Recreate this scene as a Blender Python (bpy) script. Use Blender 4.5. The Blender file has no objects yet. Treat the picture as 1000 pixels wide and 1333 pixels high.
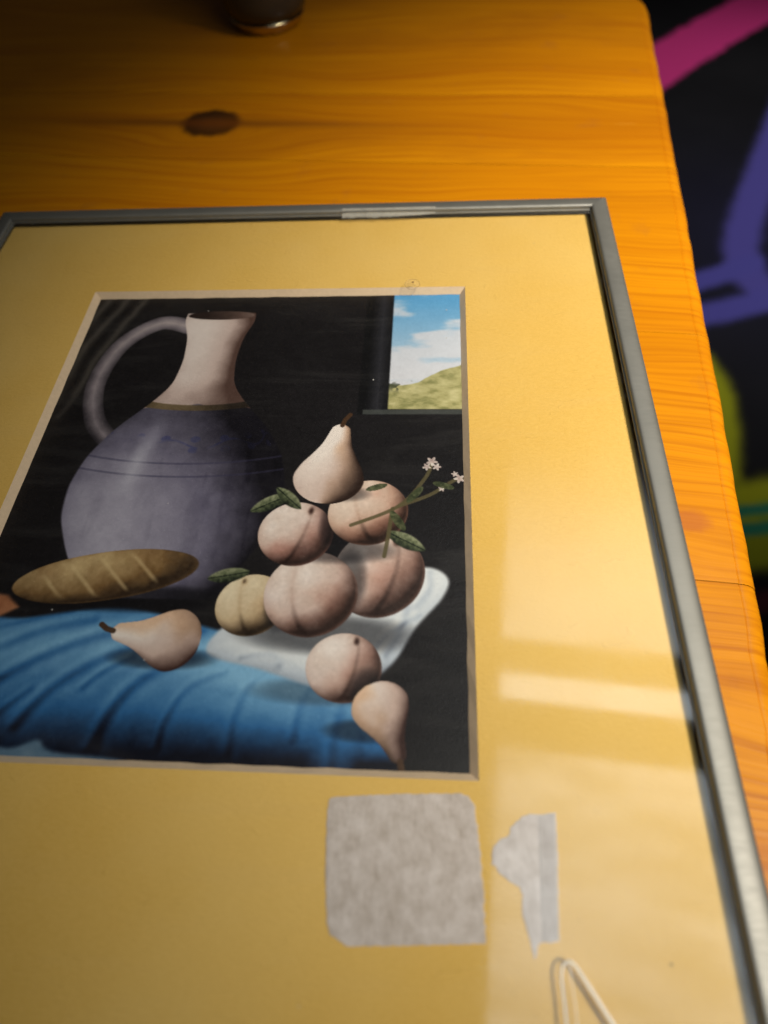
import bpy, bmesh, math
import numpy as np
from mathutils import Matrix, Vector

# ------------------------------------------------------------------ scene, camera, world, lamps
S = bpy.context.scene
C = S.collection
CM = 0.01
ZOFF = 72.0                      # floor is 72 cm below the face of the mat board
def W(x, y, z):                  # scene centimetres -> world metres
    return Vector((x * CM, y * CM, (z + ZOFF) * CM))

def rz(a):
    return Matrix.Rotation(a, 3, 'Z')
cam_data = bpy.data.cameras.new('camera')
cam = bpy.data.objects.new('camera', cam_data)
C.objects.link(cam)
R3 = rz(0.133901) @ Matrix.Rotation(0.581154, 3, 'X') @ rz(-0.102012)
cam.matrix_world = Matrix.Translation(W(12.8928, -20.1381, 15.7651)) @ R3.to_4x4()
cam_data.sensor_fit = 'HORIZONTAL'
cam_data.sensor_width = 36.0
cam_data.lens = 0.85666 * 36.0
cam_data.clip_start = 0.005
cam_data.clip_end = 60.0
cam_data.dof.use_dof = True
cam_data.dof.focus_distance = 0.203
cam_data.dof.aperture_fstop = 9.6
S.camera = cam

wd = bpy.data.worlds.new('World')
S.world = wd
wd.use_nodes = True
wd.node_tree.nodes['Background'].inputs[0].default_value = (1.0, 0.86, 0.7, 1)
wd.node_tree.nodes['Background'].inputs[1].default_value = 0.012

TA = math.radians(5.0)           # the table and the window above are turned 5 degrees to the frame
def UV(u, v):                    # table axes -> scene x, y (cm)
    return (u * math.cos(TA) + v * math.sin(TA), -u * math.sin(TA) + v * math.cos(TA))

def pane_light(name, u0, u1, v0, v1, z, radiance, col):
    L = bpy.data.lights.new(name, 'AREA')
    L.shape = 'RECTANGLE'
    L.size = (u1 - u0) * CM
    L.size_y = (v1 - v0) * CM
    L.energy = radiance * L.size * L.size_y * math.pi
    L.color = col
    o = bpy.data.objects.new(name, L)
    C.objects.link(o)
    x, y = UV((u0 + u1) / 2, (v0 + v1) / 2)
    o.location = W(x, y, z)
    o.rotation_euler = (0, 0, -TA)
    return o
LIT = (0.86, 0.95, 1.0)
def fade(o, lo, hi):             # the far pane dims towards its far end
    L = o.data
    L.use_nodes = True
    nt = L.node_tree
    em = nt.nodes['Emission']
    g = nt.nodes.new('ShaderNodeNewGeometry'); sp = nt.nodes.new('ShaderNodeSeparateXYZ')
    nt.links.new(g.outputs['Parametric'], sp.inputs[0])
    mr = nt.nodes.new('ShaderNodeMapRange'); mr.interpolation_type = 'SMOOTHSTEP'
    nt.links.new(sp.outputs[1], mr.inputs[0])
    mr.inputs[1].default_value = 0.05; mr.inputs[2].default_value = 1.0
    mr.inputs[3].default_value = lo; mr.inputs[4].default_value = hi
    nt.links.new(mr.outputs[0], em.inputs['Strength'])
PZ = 38.0
fade(pane_light('window_light', 18.7, 40, 3.57, 27.0, PZ, 2.4, LIT), 1.0, 0.0)
pane_light('window_light', 18.7, 40, -1.63, .58, PZ, 3.9, LIT)
near = pane_light('window_light', 18.7, 40, -27, -5.49, PZ, 2.5, LIT)
near.data.use_nodes = True       # uneven sky in the near pane
_nt = near.data.node_tree
_g = _nt.nodes.new('ShaderNodeNewGeometry'); _m = _nt.nodes.new('ShaderNodeMapping'); _n = _nt.nodes.new('ShaderNodeTexNoise'); _r = _nt.nodes.new('ShaderNodeMapRange')
_nt.links.new(_g.outputs['Parametric'], _m.inputs[0]); _nt.links.new(_m.outputs[0], _n.inputs['Vector'])
_m.inputs['Rotation'].default_value = (0, 0, 0.6); _m.inputs['Scale'].default_value = (2.2, 7.0, 1)
_n.inputs['Scale'].default_value = 1.0; _n.inputs['Detail'].default_value = 2
_nt.links.new(_n.outputs['Fac'], _r.inputs[0])
for _k, _v in enumerate((0.36, 0.60, 0.55, 1.1)): _r.inputs[_k + 1].default_value = _v
_nt.links.new(_r.outputs[0], _nt.nodes['Emission'].inputs['Strength'])

SP = bpy.data.lights.new('lamp', 'SPOT')
SP.energy = 170.0
SP.color = (1.0, 0.90, 0.75)
SP.spot_size = math.radians(22.5)
SP.spot_blend = 1.0
SP.shadow_soft_size = 0.11
spo = bpy.data.objects.new('lamp', SP)
C.objects.link(spo)
spo.location = W(88, -32, 125)
spo.rotation_euler = (W(30.5, 1.5, 0) - spo.location).to_track_quat('-Z', 'Y').to_euler()
spo.scale = (1.3, 1, 1)

SF = bpy.data.lights.new('floor_fill', 'SPOT')     # unseen fill spot, added to brighten the floor beyond the table
SF.energy = 62.0
SF.color = (1.0, 0.95, 0.88)
SF.spot_size = math.radians(62)
SF.spot_blend = 0.8
SF.shadow_soft_size = 0.1
sfo = bpy.data.objects.new('floor_fill', SF)
C.objects.link(sfo)
sfo.location = W(150, 105, 120)
sfo.rotation_euler = (W(95, 128, -72) - sfo.location).to_track_quat('-Z', 'Y').to_euler()

vs = S.view_settings
vs.view_transform = 'Standard'
vs.look = 'None'
vs.exposure = 0.0
vs.gamma = 1.0
vs.use_curve_mapping = False
S.render.engine = 'CYCLES'
S.cycles.use_denoising = True
S.cycles.max_bounces = 12
S.cycles.transparent_max_bounces = 16
S.cycles.caustics_refractive = False
S.cycles.caustics_reflective = False

# ------------------------------------------------------------------ helpers
ORIGIN = {}
def tag(o, label=None, cat=None, group=None, kind=None):
    if label: o['label'] = label
    if cat: o['category'] = cat
    if group: o['group'] = group
    if kind: o['kind'] = kind
    return o
def empty(name, loc_cm, rot=0.0):
    o = bpy.data.objects.new(name, None)
    o.empty_display_size = 0.02
    C.objects.link(o)
    o.location = W(*loc_cm)
    o.rotation_euler = (0, 0, rot)
    ORIGIN[o.name] = loc_cm
    return o
def obj(name, verts, faces, mat, parent=None, local=False, origin=None, smooth=False, sharp=None):
    """verts in scene cm (local=True: already relative to the parent)."""
    if parent is not None and not local:
        p = parent
        while p.parent is not None: p = p.parent
        org = ORIGIN[p.name]
    elif origin is not None: org = origin
    else: org = (0, 0, 0)
    me = bpy.data.meshes.new(name)
    me.from_pydata([((v[0] - org[0]) * CM, (v[1] - org[1]) * CM, (v[2] - org[2]) * CM) for v in verts], [], faces)
    me.validate(); me.update()
    if smooth:
        me.polygons.foreach_set('use_smooth', [True] * len(me.polygons))
        if sharp: me.set_sharp_from_angle(angle=math.radians(sharp))
    me.materials.append(mat)
    o = bpy.data.objects.new(name, me)
    C.objects.link(o)
    if parent is not None:
        o.parent = parent
    else:
        o.location = W(*org) if origin is not None else Vector((0, 0, ZOFF * CM))
    return o
def fix_normals(o):
    bm = bmesh.new(); bm.from_mesh(o.data)
    bmesh.ops.recalc_face_normals(bm, faces=bm.faces)
    bm.to_mesh(o.data); bm.free()
    return o
def box(x0, x1, y0, y1, z0, z1):
    v = [(x0,y0,z0),(x1,y0,z0),(x1,y1,z0),(x0,y1,z0),(x0,y0,z1),(x1,y0,z1),(x1,y1,z1),(x0,y1,z1)]
    f = [(3,2,1,0),(4,5,6,7),(0,1,5,4),(1,2,6,5),(2,3,7,6),(3,0,4,7)]
    return v, f
def tube(path, rad, n=10, closed=False):
    P = [Vector([float(q) for q in p]) for p in path]; m = len(P); V = []; F = []
    rr = [float(q) for q in (rad if isinstance(rad, (list, tuple)) else [rad] * m)]
    for i, p in enumerate(P):
        a = P[(i - 1) % m] if (closed or i > 0) else p
        b = P[(i + 1) % m] if (closed or i < m - 1) else p
        t = (b - a).normalized()
        s = t.cross(Vector((0, 0, 1))).normalized()
        q = s.cross(t)
        for k in range(n):
            an = 2 * math.pi * k / n
            V.append(tuple(p + rr[i] * (math.cos(an) * s + math.sin(an) * q)))
    for i in range(m if closed else m - 1):
        j = (i + 1) % m
        for k in range(n):
            F.append((i*n+k, i*n+(k+1) % n, j*n+(k+1) % n, j*n+k))
    if not closed:
        F.append(tuple(range(n))); F.append(tuple(range((m-1)*n, m*n)))
    return V, F
def lathe(prof, cx, cy, n=72):
    V = []; F = []
    m = len(prof)
    for r, z in prof:
        for k in range(n):
            a = 2 * math.pi * k / n
            V.append((cx + r * math.cos(a), cy + r * math.sin(a), z))
    for i in range(m - 1):
        for k in range(n):
            F.append((i*n+k, i*n+(k+1) % n, (i+1)*n+(k+1) % n, (i+1)*n+k))
    F.append(tuple(range(n))[::-1]); F.append(tuple(range((m-1)*n, m*n)))
    return V, F
def catmull(P, n=8, closed=True):
    out = []; m = len(P)
    P = [np.array(p, float) for p in P]
    for i in range(m if closed else m - 1):
        g = (lambda k: P[k % m]) if closed else (lambda k: P[min(max(k, 0), m - 1)])
        p0, p1, p2, p3 = g(i-1), g(i), g(i+1), g(i+2)
        for k in range(n):
            t = k / n
            out.append(0.5*((2*p1)+(-p0+p2)*t+(2*p0-5*p1+4*p2-p3)*t*t+(-p0+3*p1-3*p2+p3)*t**3))
    if not closed: out.append(P[-1])
    return [tuple(p) for p in out]

# node helpers
def new_mat(name):
    m = bpy.data.materials.new(name); m.use_nodes = True
    nt = m.node_tree
    return m, nt, nt.nodes['Principled BSDF'], nt.nodes['Material Output']
class N:
    def __init__(s, nt): s.nt = nt
    def add(s, t, **kw):
        n = s.nt.nodes.new(t)
        for k, v in kw.items(): setattr(n, k, v)
        return n
    def link(s, a, b): s.nt.links.new(a, b)
    def val(s, sock, v):
        if hasattr(v, 'is_output') or isinstance(v, bpy.types.NodeSocket): s.link(v, sock)
        else: sock.default_value = v
    def math(s, op, a, b=0.0, c=None, clamp=False):
        n = s.add('ShaderNodeMath', operation=op); n.use_clamp = clamp
        s.val(n.inputs[0], a); s.val(n.inputs[1], b)
        if c is not None: s.val(n.inputs[2], c)
        return n.outputs[0]
    def mix(s, f, a, b, blend='MIX'):
        n = s.add('ShaderNodeMix', data_type='RGBA', blend_type=blend)
        s.val(n.inputs['Factor'], f) if False else s.val(n.inputs[0], f)
        s.val(n.inputs[6], a); s.val(n.inputs[7], b)
        return n.outputs[2]
    def noise(s, vec, scale, detail=2, rough=0.5, dist=0.0):
        n = s.add('ShaderNodeTexNoise')
        s.link(vec, n.inputs['Vector'])
        n.inputs['Scale'].default_value = scale; n.inputs['Detail'].default_value = detail
        n.inputs['Roughness'].default_value = rough; n.inputs['Distortion'].default_value = dist
        return n.outputs['Fac']
    def ramp(s, f, stops, interp='LINEAR'):
        n = s.add('ShaderNodeValToRGB'); s.link(f, n.inputs[0])
        e = n.color_ramp.elements; n.color_ramp.interpolation = interp
        while len(e) < len(stops): e.new(0.5)
        for k, (p, c) in enumerate(stops):
            e[k].position = p; e[k].color = c if len(c) == 4 else (*c, 1)
        return n.outputs[0]
    def mapr(s, f, a, b, c=0.0, d=1.0, smooth=False):
        n = s.add('ShaderNodeMapRange'); n.clamp = True
        if smooth: n.interpolation_type = 'SMOOTHSTEP'
        s.link(f, n.inputs[0])
        for k, v in enumerate((a, b, c, d)): n.inputs[k+1].default_value = v
        return n.outputs[0]
    def coord(s, scale=(1, 1, 1), loc=(0, 0, 0)):
        t = s.add('ShaderNodeTexCoord'); m = s.add('ShaderNodeMapping')
        s.link(t.outputs['Object'], m.inputs[0])
        m.inputs['Scale'].default_value = scale; m.inputs['Location'].default_value = loc
        return m.outputs[0]
    def bump(s, h, strength, dist, bsdf, normal=None):
        n = s.add('ShaderNodeBump'); n.inputs['Strength'].default_value = strength
        n.inputs['Distance'].default_value = dist
        s.link(h, n.inputs['Height'])
        if normal: s.link(normal, n.inputs['Normal'])
        s.link(n.outputs[0], bsdf.inputs['Normal'])
        return n.outputs[0]

# ------------------------------------------------------------------ materials
def wood_material(end=False):
    m, nt, b, out = new_mat('varnished pine')
    g = N(nt)
    tc = g.add('ShaderNodeTexCoord')
    sep = g.add('ShaderNodeSeparateXYZ'); g.link(tc.outputs['Object'], sep.inputs[0])
    u, v, z = sep.outputs
    # a knot bends the grain round itself (table axes, metres)
    KU, KV = -0.0020, 0.1527
    du = g.math('SUBTRACT', u, KU); dv = g.math('SUBTRACT', v, KV)
    du2 = g.math('POWER', g.math('DIVIDE', g.math('ABSOLUTE', du), 0.055), 2.0)
    dv2 = g.math('POWER', g.math('DIVIDE', g.math('ABSOLUTE', dv), 0.03), 2.0)
    fall = g.math('EXPONENT', g.math('MULTIPLY', g.math('ADD', du2, dv2), -1.0))
    push = g.math('MULTIPLY', fall, g.math('MULTIPLY', dv, -0.9))
    wm = g.add('ShaderNodeMapping'); g.link(tc.outputs['Object'], wm.inputs[0]); wm.inputs['Scale'].default_value = (5.0, 14.0, 1.0)
    wob = g.noise(wm.outputs[0], 1.0, 2, 0.5)
    vv = g.math('ADD', g.math('ADD', v, push), g.math('MULTIPLY', g.math('SUBTRACT', wob, 0.5), 0.045))
    oi = g.add('ShaderNodeObjectInfo')
    rnd = oi.outputs['Random']
    comb = g.add('ShaderNodeCombineXYZ')
    g.link(u, comb.inputs[0]); g.link(vv, comb.inputs[1]); g.link(g.math('ADD', z, g.math('MULTIPLY', rnd, 3.0)), comb.inputs[2])
    def mp(sc):
        n = g.add('ShaderNodeMapping'); g.link(comb.outputs[0], n.inputs[0]); n.inputs['Scale'].default_value = sc
        return n.outputs[0]
    broad = g.noise(mp((1.6, 22, 6)), 1.0, 3, 0.55, 0.6)
    rings = g.noise(mp((2.2, 120, 20)), 1.0, 3, 0.6, 0.35)
    fine = g.noise(mp((10, 620, 200)), 1.0, 3, 0.55)
    pores = g.noise(mp((30, 1800, 600)), 1.0, 2, 0.5)
    c = g.ramp(broad, [(0.25, (0.42, 0.135, 0.002)), (0.5, (0.57, 0.21, 0.002)), (0.75, (0.66, 0.265, 0.003))])
    rr = g.mapr(rings, 0.52, 0.72, 0, 1, True)
    c = g.mix(g.math('MULTIPLY', rr, 0.5), c, (0.40, 0.105, 0.002, 1))
    ff = g.mapr(fine, 0.45, 0.75, 0, 1)
    c = g.mix(g.math('MULTIPLY', ff, 0.75), c, (0.36, 0.10, 0.002, 1))
    c = g.mix(g.mapr(rnd, 0, 1, 0.0, 0.22), c, (0.50, 0.16, 0.002, 1))
    # the knot itself
    kd = g.math('SQRT', g.math('ADD', g.math('POWER', g.math('DIVIDE', g.math('ABSOLUTE', du), 0.0150), 2.0),
                              g.math('POWER', g.math('DIVIDE', g.math('ABSOLUTE', dv), 0.0128), 2.0)))
    kn = g.noise(mp((160, 160, 160)), 1.0, 3)
    kd = g.math('ADD', kd, g.math('MULTIPLY', g.math('SUBTRACT', kn, 0.5), 0.35))
    c = g.mix(g.mapr(kd, 1.25, 0.85, 0, 0.95, True), c, (0.016, 0.007, 0.004, 1))
    c = g.mix(g.mapr(kd, 0.85, 0.3, 0, 0.75, True), c, (0.05, 0.020, 0.010, 1))
    # dark tails of the knot along the grain
    tail = g.math('EXPONENT', g.math('MULTIPLY', g.math('ADD', g.math('POWER', g.math('DIVIDE', g.math('ABSOLUTE', du), 0.085), 2.0),
                  g.math('POWER', g.math('DIVIDE', g.math('ABSOLUTE', dv), 0.0042), 2.0)), -1.0))
    c = g.mix(g.math('MULTIPLY', tail, 0.75), c, (0.13, 0.035, 0.006, 1))
    # a small reddish pin knot by the free edge
    k2 = g.math('SQRT', g.math('ADD', g.math('POWER', g.math('DIVIDE', g.math('ABSOLUTE', g.math('SUBTRACT', u, 0.2135)), 0.0065), 2.0),
                              g.math('POWER', g.math('DIVIDE', g.math('ABSOLUTE', g.math('SUBTRACT', v, -0.0735)), 0.0048), 2.0)))
    k2 = g.math('ADD', k2, g.math('MULTIPLY', g.math('SUBTRACT', kn, 0.5), 0.9))
    c = g.mix(g.mapr(k2, 1.2, 0.5, 0, 0.75, True), c, (0.40, 0.115, 0.018, 1))
    # handling wear at the edge
    wear = g.noise(mp((60, 60, 60)), 1.0, 4, 0.6)
    c = g.mix(g.math('MULTIPLY', g.mapr(wear, 0.62, 0.75, 0, 1), 0.28), c, (0.30, 0.10, 0.02, 1))
    sm_ = g.add('ShaderNodeMapping'); g.link(tc.outputs['Object'], sm_.inputs[0])
    sm_.inputs['Rotation'].default_value = (0, 0, 1.1); sm_.inputs['Scale'].default_value = (25, 900, 1)
    scr = g.mapr(g.noise(sm_.outputs[0], 1.0, 1), 0.775, 0.80, 0, 1)
    c = g.mix(g.math('MULTIPLY', scr, 0.35), c, (0.75, 0.40, 0.06, 1))
    stain = g.noise(mp((9, 26, 9)), 1.0, 4, 0.6)
    c = g.mix(g.mapr(stain, 0.50, 0.72, 0, 0.35, True), c, (0.33, 0.10, 0.004, 1))
    g.link(c, b.inputs['Base Color'])
    b.inputs['Roughness'].default_value = 0.42
    b.inputs['Coat Weight'].default_value = 0.22
    b.inputs['Coat Roughness'].default_value = 0.2
    b.inputs['Coat IOR'].default_value = 1.5
    b.inputs['Specular IOR Level'].default_value = 0.12
    h = g.math('ADD', g.math('MULTIPLY', fine, 0.6), g.math('MULTIPLY', pores, 0.4))
    h = g.math('SUBTRACT', h, g.math('MULTIPLY', rr, 0.5))
    n1 = g.bump(h, 0.45, 0.0003, b)
    cb = g.add('ShaderNodeBump'); cb.inputs['Strength'].default_value = 0.3; cb.inputs['Distance'].default_value = 0.0006
    g.link(g.math('ADD', wear, g.math('MULTIPLY', rings, 0.6)), cb.inputs['Height'])
    g.link(cb.outputs[0], b.inputs['Coat Normal'])
    return m
WOOD = wood_material()

def metal_material():
    m, nt, b, out = new_mat('champagne anodised aluminium')
    g = N(nt)
    co = g.coord()
    big = g.noise(co, 60, 3)
    rot = g.add('ShaderNodeMapping'); g.link(co, rot.inputs[0])
    rot.inputs['Rotation'].default_value = (0, 0, math.radians(35)); rot.inputs['Scale'].default_value = (260, 1500, 400)
    streak = g.noise(rot.outputs[0], 1.0, 2)
    g.link(g.mix(g.mapr(big, 0.3, 0.7), (0.245, 0.243, 0.222, 1), (0.275, 0.272, 0.25, 1)), b.inputs['Base Color'])
    b.inputs['Metallic'].default_value = 0.84
    scr = g.add('ShaderNodeMapping'); g.link(co, scr.inputs[0])
    scr.inputs['Rotation'].default_value = (0, 0, math.radians(-62)); scr.inputs['Scale'].default_value = (30, 900, 30)
    sc = g.mapr(g.noise(scr.outputs[0], 1.0, 1), 0.80, 0.84, 0, 1)
    g.link(g.math('ADD', g.mapr(streak, 0.3, 0.7, 0.54, 0.60), g.math('MULTIPLY', sc, -0.1)), b.inputs['Roughness'])
    h = g.math('ADD', streak, g.math('MULTIPLY', sc, 0.8))
    g.bump(h, 0.10, 0.00012, b)
    return m
METAL = metal_material()

def simple(name, col, rough=0.6, metal=0.0, spec=0.5):
    m, nt, b, out = new_mat(name)
    b.inputs['Base Color'].default_value = (*col, 1)
    b.inputs['Roughness'].default_value = rough
    b.inputs['Metallic'].default_value = metal
    b.inputs['Specular IOR Level'].default_value = spec
    g = N(nt)
    n = g.noise(g.coord(), 700, 3)
    mx = g.mix(n, (*[c * 0.9 for c in col], 1), (*[min(1, c * 1.1) for c in col], 1))
    g.link(mx, b.inputs['Base Color'])
    return m

def mat_material():
    m, nt, b, out = new_mat('golden mat card')
    g = N(nt)
    co = g.coord()
    broad = g.noise(co, 14, 3)
    fib = g.noise(g.coord((700, 1500, 700)), 1.0, 3, 0.6)
    grain = g.noise(co, 1100, 3, 0.6)
    c = g.mix(broad, (0.74, 0.455, 0.105, 1), (0.80, 0.515, 0.14, 1))
    c = g.mix(g.mapr(fib, 0.35, 0.7, 0, 0.28), c, (0.63, 0.35, 0.05, 1))
    fade_ = g.noise(co, 7, 4, 0.6)
    c = g.mix(g.mapr(fade_, 0.42, 0.70, 0, 0.38, True), c, (0.83, 0.585, 0.215, 1))
    # brown specks and little scuffs in the card
    vo = g.add('ShaderNodeTexVoronoi'); g.link(co, vo.inputs['Vector']); vo.inputs['Scale'].default_value = 95
    near = g.mapr(vo.outputs['Distance'], 0.045, 0.02, 0, 1)
    sepc = g.add('ShaderNodeSeparateColor'); g.link(vo.outputs['Color'], sepc.inputs[0])
    pick = g.mapr(sepc.outputs[0], 0.80, 0.82, 0, 1)
    c = g.mix(g.math('MULTIPLY', g.math('MULTIPLY', near, pick), 0.8), c, (0.22, 0.12, 0.03, 1))
    g.link(c, b.inputs['Base Color'])
    b.inputs['Roughness'].default_value = 0.85
    b.inputs['Specular IOR Level'].default_value = 0.15
    cre = g.noise(g.coord((90, 260, 90)), 1.0, 2, 0.5, 1.2)
    cr = g.mapr(cre, 0.66, 0.72, 0, 1)
    g.bump(g.math('ADD', g.math('ADD', fib, grain), g.math('MULTIPLY', cr, 0.9)), 0.38, 0.0003, b)
    return m
MAT = mat_material()
BEVEL = simple('cut card core', (0.76, 0.575, 0.40), 0.9, 0, 0.2)
BACK = simple('grey backing card', (0.25, 0.21, 0.17), 0.9)

def glass_material():
    m, nt, b, out = new_mat('picture glass')
    nt.nodes.remove(b)
    g = N(nt)
    fr = g.add('ShaderNodeFresnel'); fr.inputs[0].default_value = 1.5
    geo = g.add('ShaderNodeNewGeometry')
    f = g.math('MULTIPLY', g.math('MULTIPLY', fr.outputs[0], 1.8), g.math('SUBTRACT', 1.0, geo.outputs['Backfacing']), clamp=True)
    tr = g.add('ShaderNodeBsdfTransparent'); tr.inputs[0].default_value = (0.985, 0.99, 0.985, 1)
    gl = g.add('ShaderNodeBsdfGlossy')
    sm = g.noise(g.coord(), 60, 5, 0.65)
    g.link(g.mapr(sm, 0.32, 0.72, 0.03, 0.10), gl.inputs['Roughness'])
    mx = g.add('ShaderNodeMixShader')
    g.link(f, mx.inputs[0]); g.link(tr.outputs[0], mx.inputs[1]); g.link(gl.outputs[0], mx.inputs[2])
    # thin film of dust and wiped smears
    wp = g.add('ShaderNodeMapping'); g.link(g.coord(), wp.inputs[0])
    wp.inputs['Rotation'].default_value = (0, 0, 0.7); wp.inputs['Scale'].default_value = (14, 70, 1)
    smear = g.mapr(g.noise(wp.outputs[0], 1.0, 5, 0.65, 1.0), 0.50, 0.78, 0.0, 0.016)
    vo = g.add('ShaderNodeTexVoronoi'); g.link(g.coord(), vo.inputs['Vector']); vo.inputs['Scale'].default_value = 210
    sc = g.add('ShaderNodeSeparateColor'); g.link(vo.outputs['Color'], sc.inputs[0])
    dust = g.math('MULTIPLY', g.mapr(vo.outputs['Distance'], 0.07, 0.03, 0, 0.5), g.mapr(sc.outputs[0], 0.93, 0.95, 0, 1))
    df = g.add('ShaderNodeBsdfDiffuse'); df.inputs[0].default_value = (0.8, 0.78, 0.74, 1)
    m2 = g.add('ShaderNodeMixShader')
    g.link(g.math('MULTIPLY', g.math('MAXIMUM', smear, dust), g.math('SUBTRACT', 1.0, geo.outputs['Backfacing'])), m2.inputs[0])
    g.link(mx.outputs[0], m2.inputs[1]); g.link(df.outputs[0], m2.inputs[2])
    g.link(m2.outputs[0], out.inputs[0])
    return m
GLASS = glass_material()

def tape_material(lo=(0.43, 0.36, 0.315, 1), hi=(0.70, 0.63, 0.61, 1)):
    m, nt, b, out = new_mat('aged masking tape')
    g = N(nt)
    co = g.coord()
    a = g.noise(co, 230, 4, 0.65)
    f = g.noise(g.coord((1300, 420, 800)), 1.0, 3, 0.6)
    c = g.mix(g.mapr(a, 0.30, 0.70), lo, hi)
    c = g.mix(g.mapr(f, 0.35, 0.7, 0, 0.4), c, hi)
    g.link(c, b.inputs['Base Color'])
    b.inputs['Roughness'].default_value = 0.75
    b.inputs['Specular IOR Level'].default_value = 0.3
    g.bump(g.math('ADD', a, f), 0.5, 0.0003, b)
    return m
TAPE = tape_material()

def clear_plastic(name, col, alpha, rough=0.25):
    m, nt, b, out = new_mat(name)
    g = N(nt)
    b.inputs['Base Color'].default_value = (*col, 1)
    b.inputs['Roughness'].default_value = rough
    n = g.noise(g.coord(), 600, 3)
    g.link(g.mapr(n, 0.3, 0.7, alpha * 0.7, min(1, alpha * 1.3)), b.inputs['Alpha'])
    return m

def attr_material(name, rough, spec, bump_scale=0, coat=0.0):
    m, nt, b, out = new_mat(name)
    g = N(nt)
    a = g.add('ShaderNodeAttribute'); a.attribute_name = 'paint'
    g.link(a.outputs['Color'], b.inputs['Base Color'])
    b.inputs['Roughness'].default_value = rough
    b.inputs['Specular IOR Level'].default_value = spec
    if bump_scale:
        g.bump(g.noise(g.coord(), bump_scale, 3), 0.2, 0.0003, b)
    return m

# ------------------------------------------------------------------ painting on grids (flat print)
def lin(c):
    c = np.clip(np.asarray(c, float) / 255.0, 0, 1)
    return np.where(c <= 0.04045, c / 12.92, ((c + 0.055) / 1.055) ** 2.4)
RNG = np.random.RandomState(7)
def vnoise(X, Y, fx, fy, seed=0, octaves=3):
    out = np.zeros_like(X); amp = 1.0; tot = 0
    for o in range(octaves):
        r = np.random.RandomState(seed + o * 31)
        G = r.rand(256, 256)
        x = X * fx * 2**o + 13.7 * o; y = Y * fy * 2**o + 5.1 * o
        xi = np.floor(x).astype(int); yi = np.floor(y).astype(int)
        tx = x - xi; ty = y - yi
        tx = tx*tx*(3-2*tx); ty = ty*ty*(3-2*ty)
        g = lambda a, b: G[a % 256, b % 256]
        out += amp * ((g(xi,yi)*(1-tx)+g(xi+1,yi)*tx)*(1-ty) + (g(xi,yi+1)*(1-tx)+g(xi+1,yi+1)*tx)*ty)
        tot += amp; amp *= 0.5
    return out / tot
def sst(a, b, x):
    t = np.clip((x - a) / (b - a), 0, 1)
    return t * t * (3 - 2 * t)
def poly_sdf(X, Y, P):
    d = np.full(X.shape, 1e9); s = np.zeros(X.shape, bool)
    m = len(P)
    for i in range(m):
        ax, ay = P[i]; bx, by = P[(i + 1) % m]
        ex, ey = bx - ax, by - ay
        wx, wy = X - ax, Y - ay
        t = np.clip((wx*ex + wy*ey) / (ex*ex + ey*ey + 1e-12), 0, 1)
        d = np.minimum(d, (wx - ex*t)**2 + (wy - ey*t)**2)
        c = ((ay <= Y) & (by > Y)) | ((by <= Y) & (ay > Y))
        xc = ax + (Y - ay) / (by - ay if abs(by - ay) > 1e-12 else 1e-12) * ex
        s ^= c & (X < xc)
    d = np.sqrt(d)
    return np.where(s, -d, d)
def line_dist(X, Y, P):
    d = np.full(X.shape, 1e9)
    for (ax, ay), (bx, by) in zip(P[:-1], P[1:]):
        ex, ey = bx - ax, by - ay
        wx, wy = X - ax, Y - ay
        t = np.clip((wx*ex + wy*ey) / (ex*ex + ey*ey + 1e-12), 0, 1)
        d = np.minimum(d, (wx - ex*t)**2 + (wy - ey*t)**2)
    return np.sqrt(d)
def over(img, mask, col):
    img += mask[..., None] * (np.asarray(col, float) - img)
def tri(t, a, b, c):              # dark, mid, light
    t = np.clip(t, 0, 1)[..., None]
    a, b, c = (np.asarray(k, float) for k in (a, b, c))
    return np.where(t < 0.5, a + (b - a) * t * 2, b + (c - b) * (t * 2 - 1))

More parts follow.
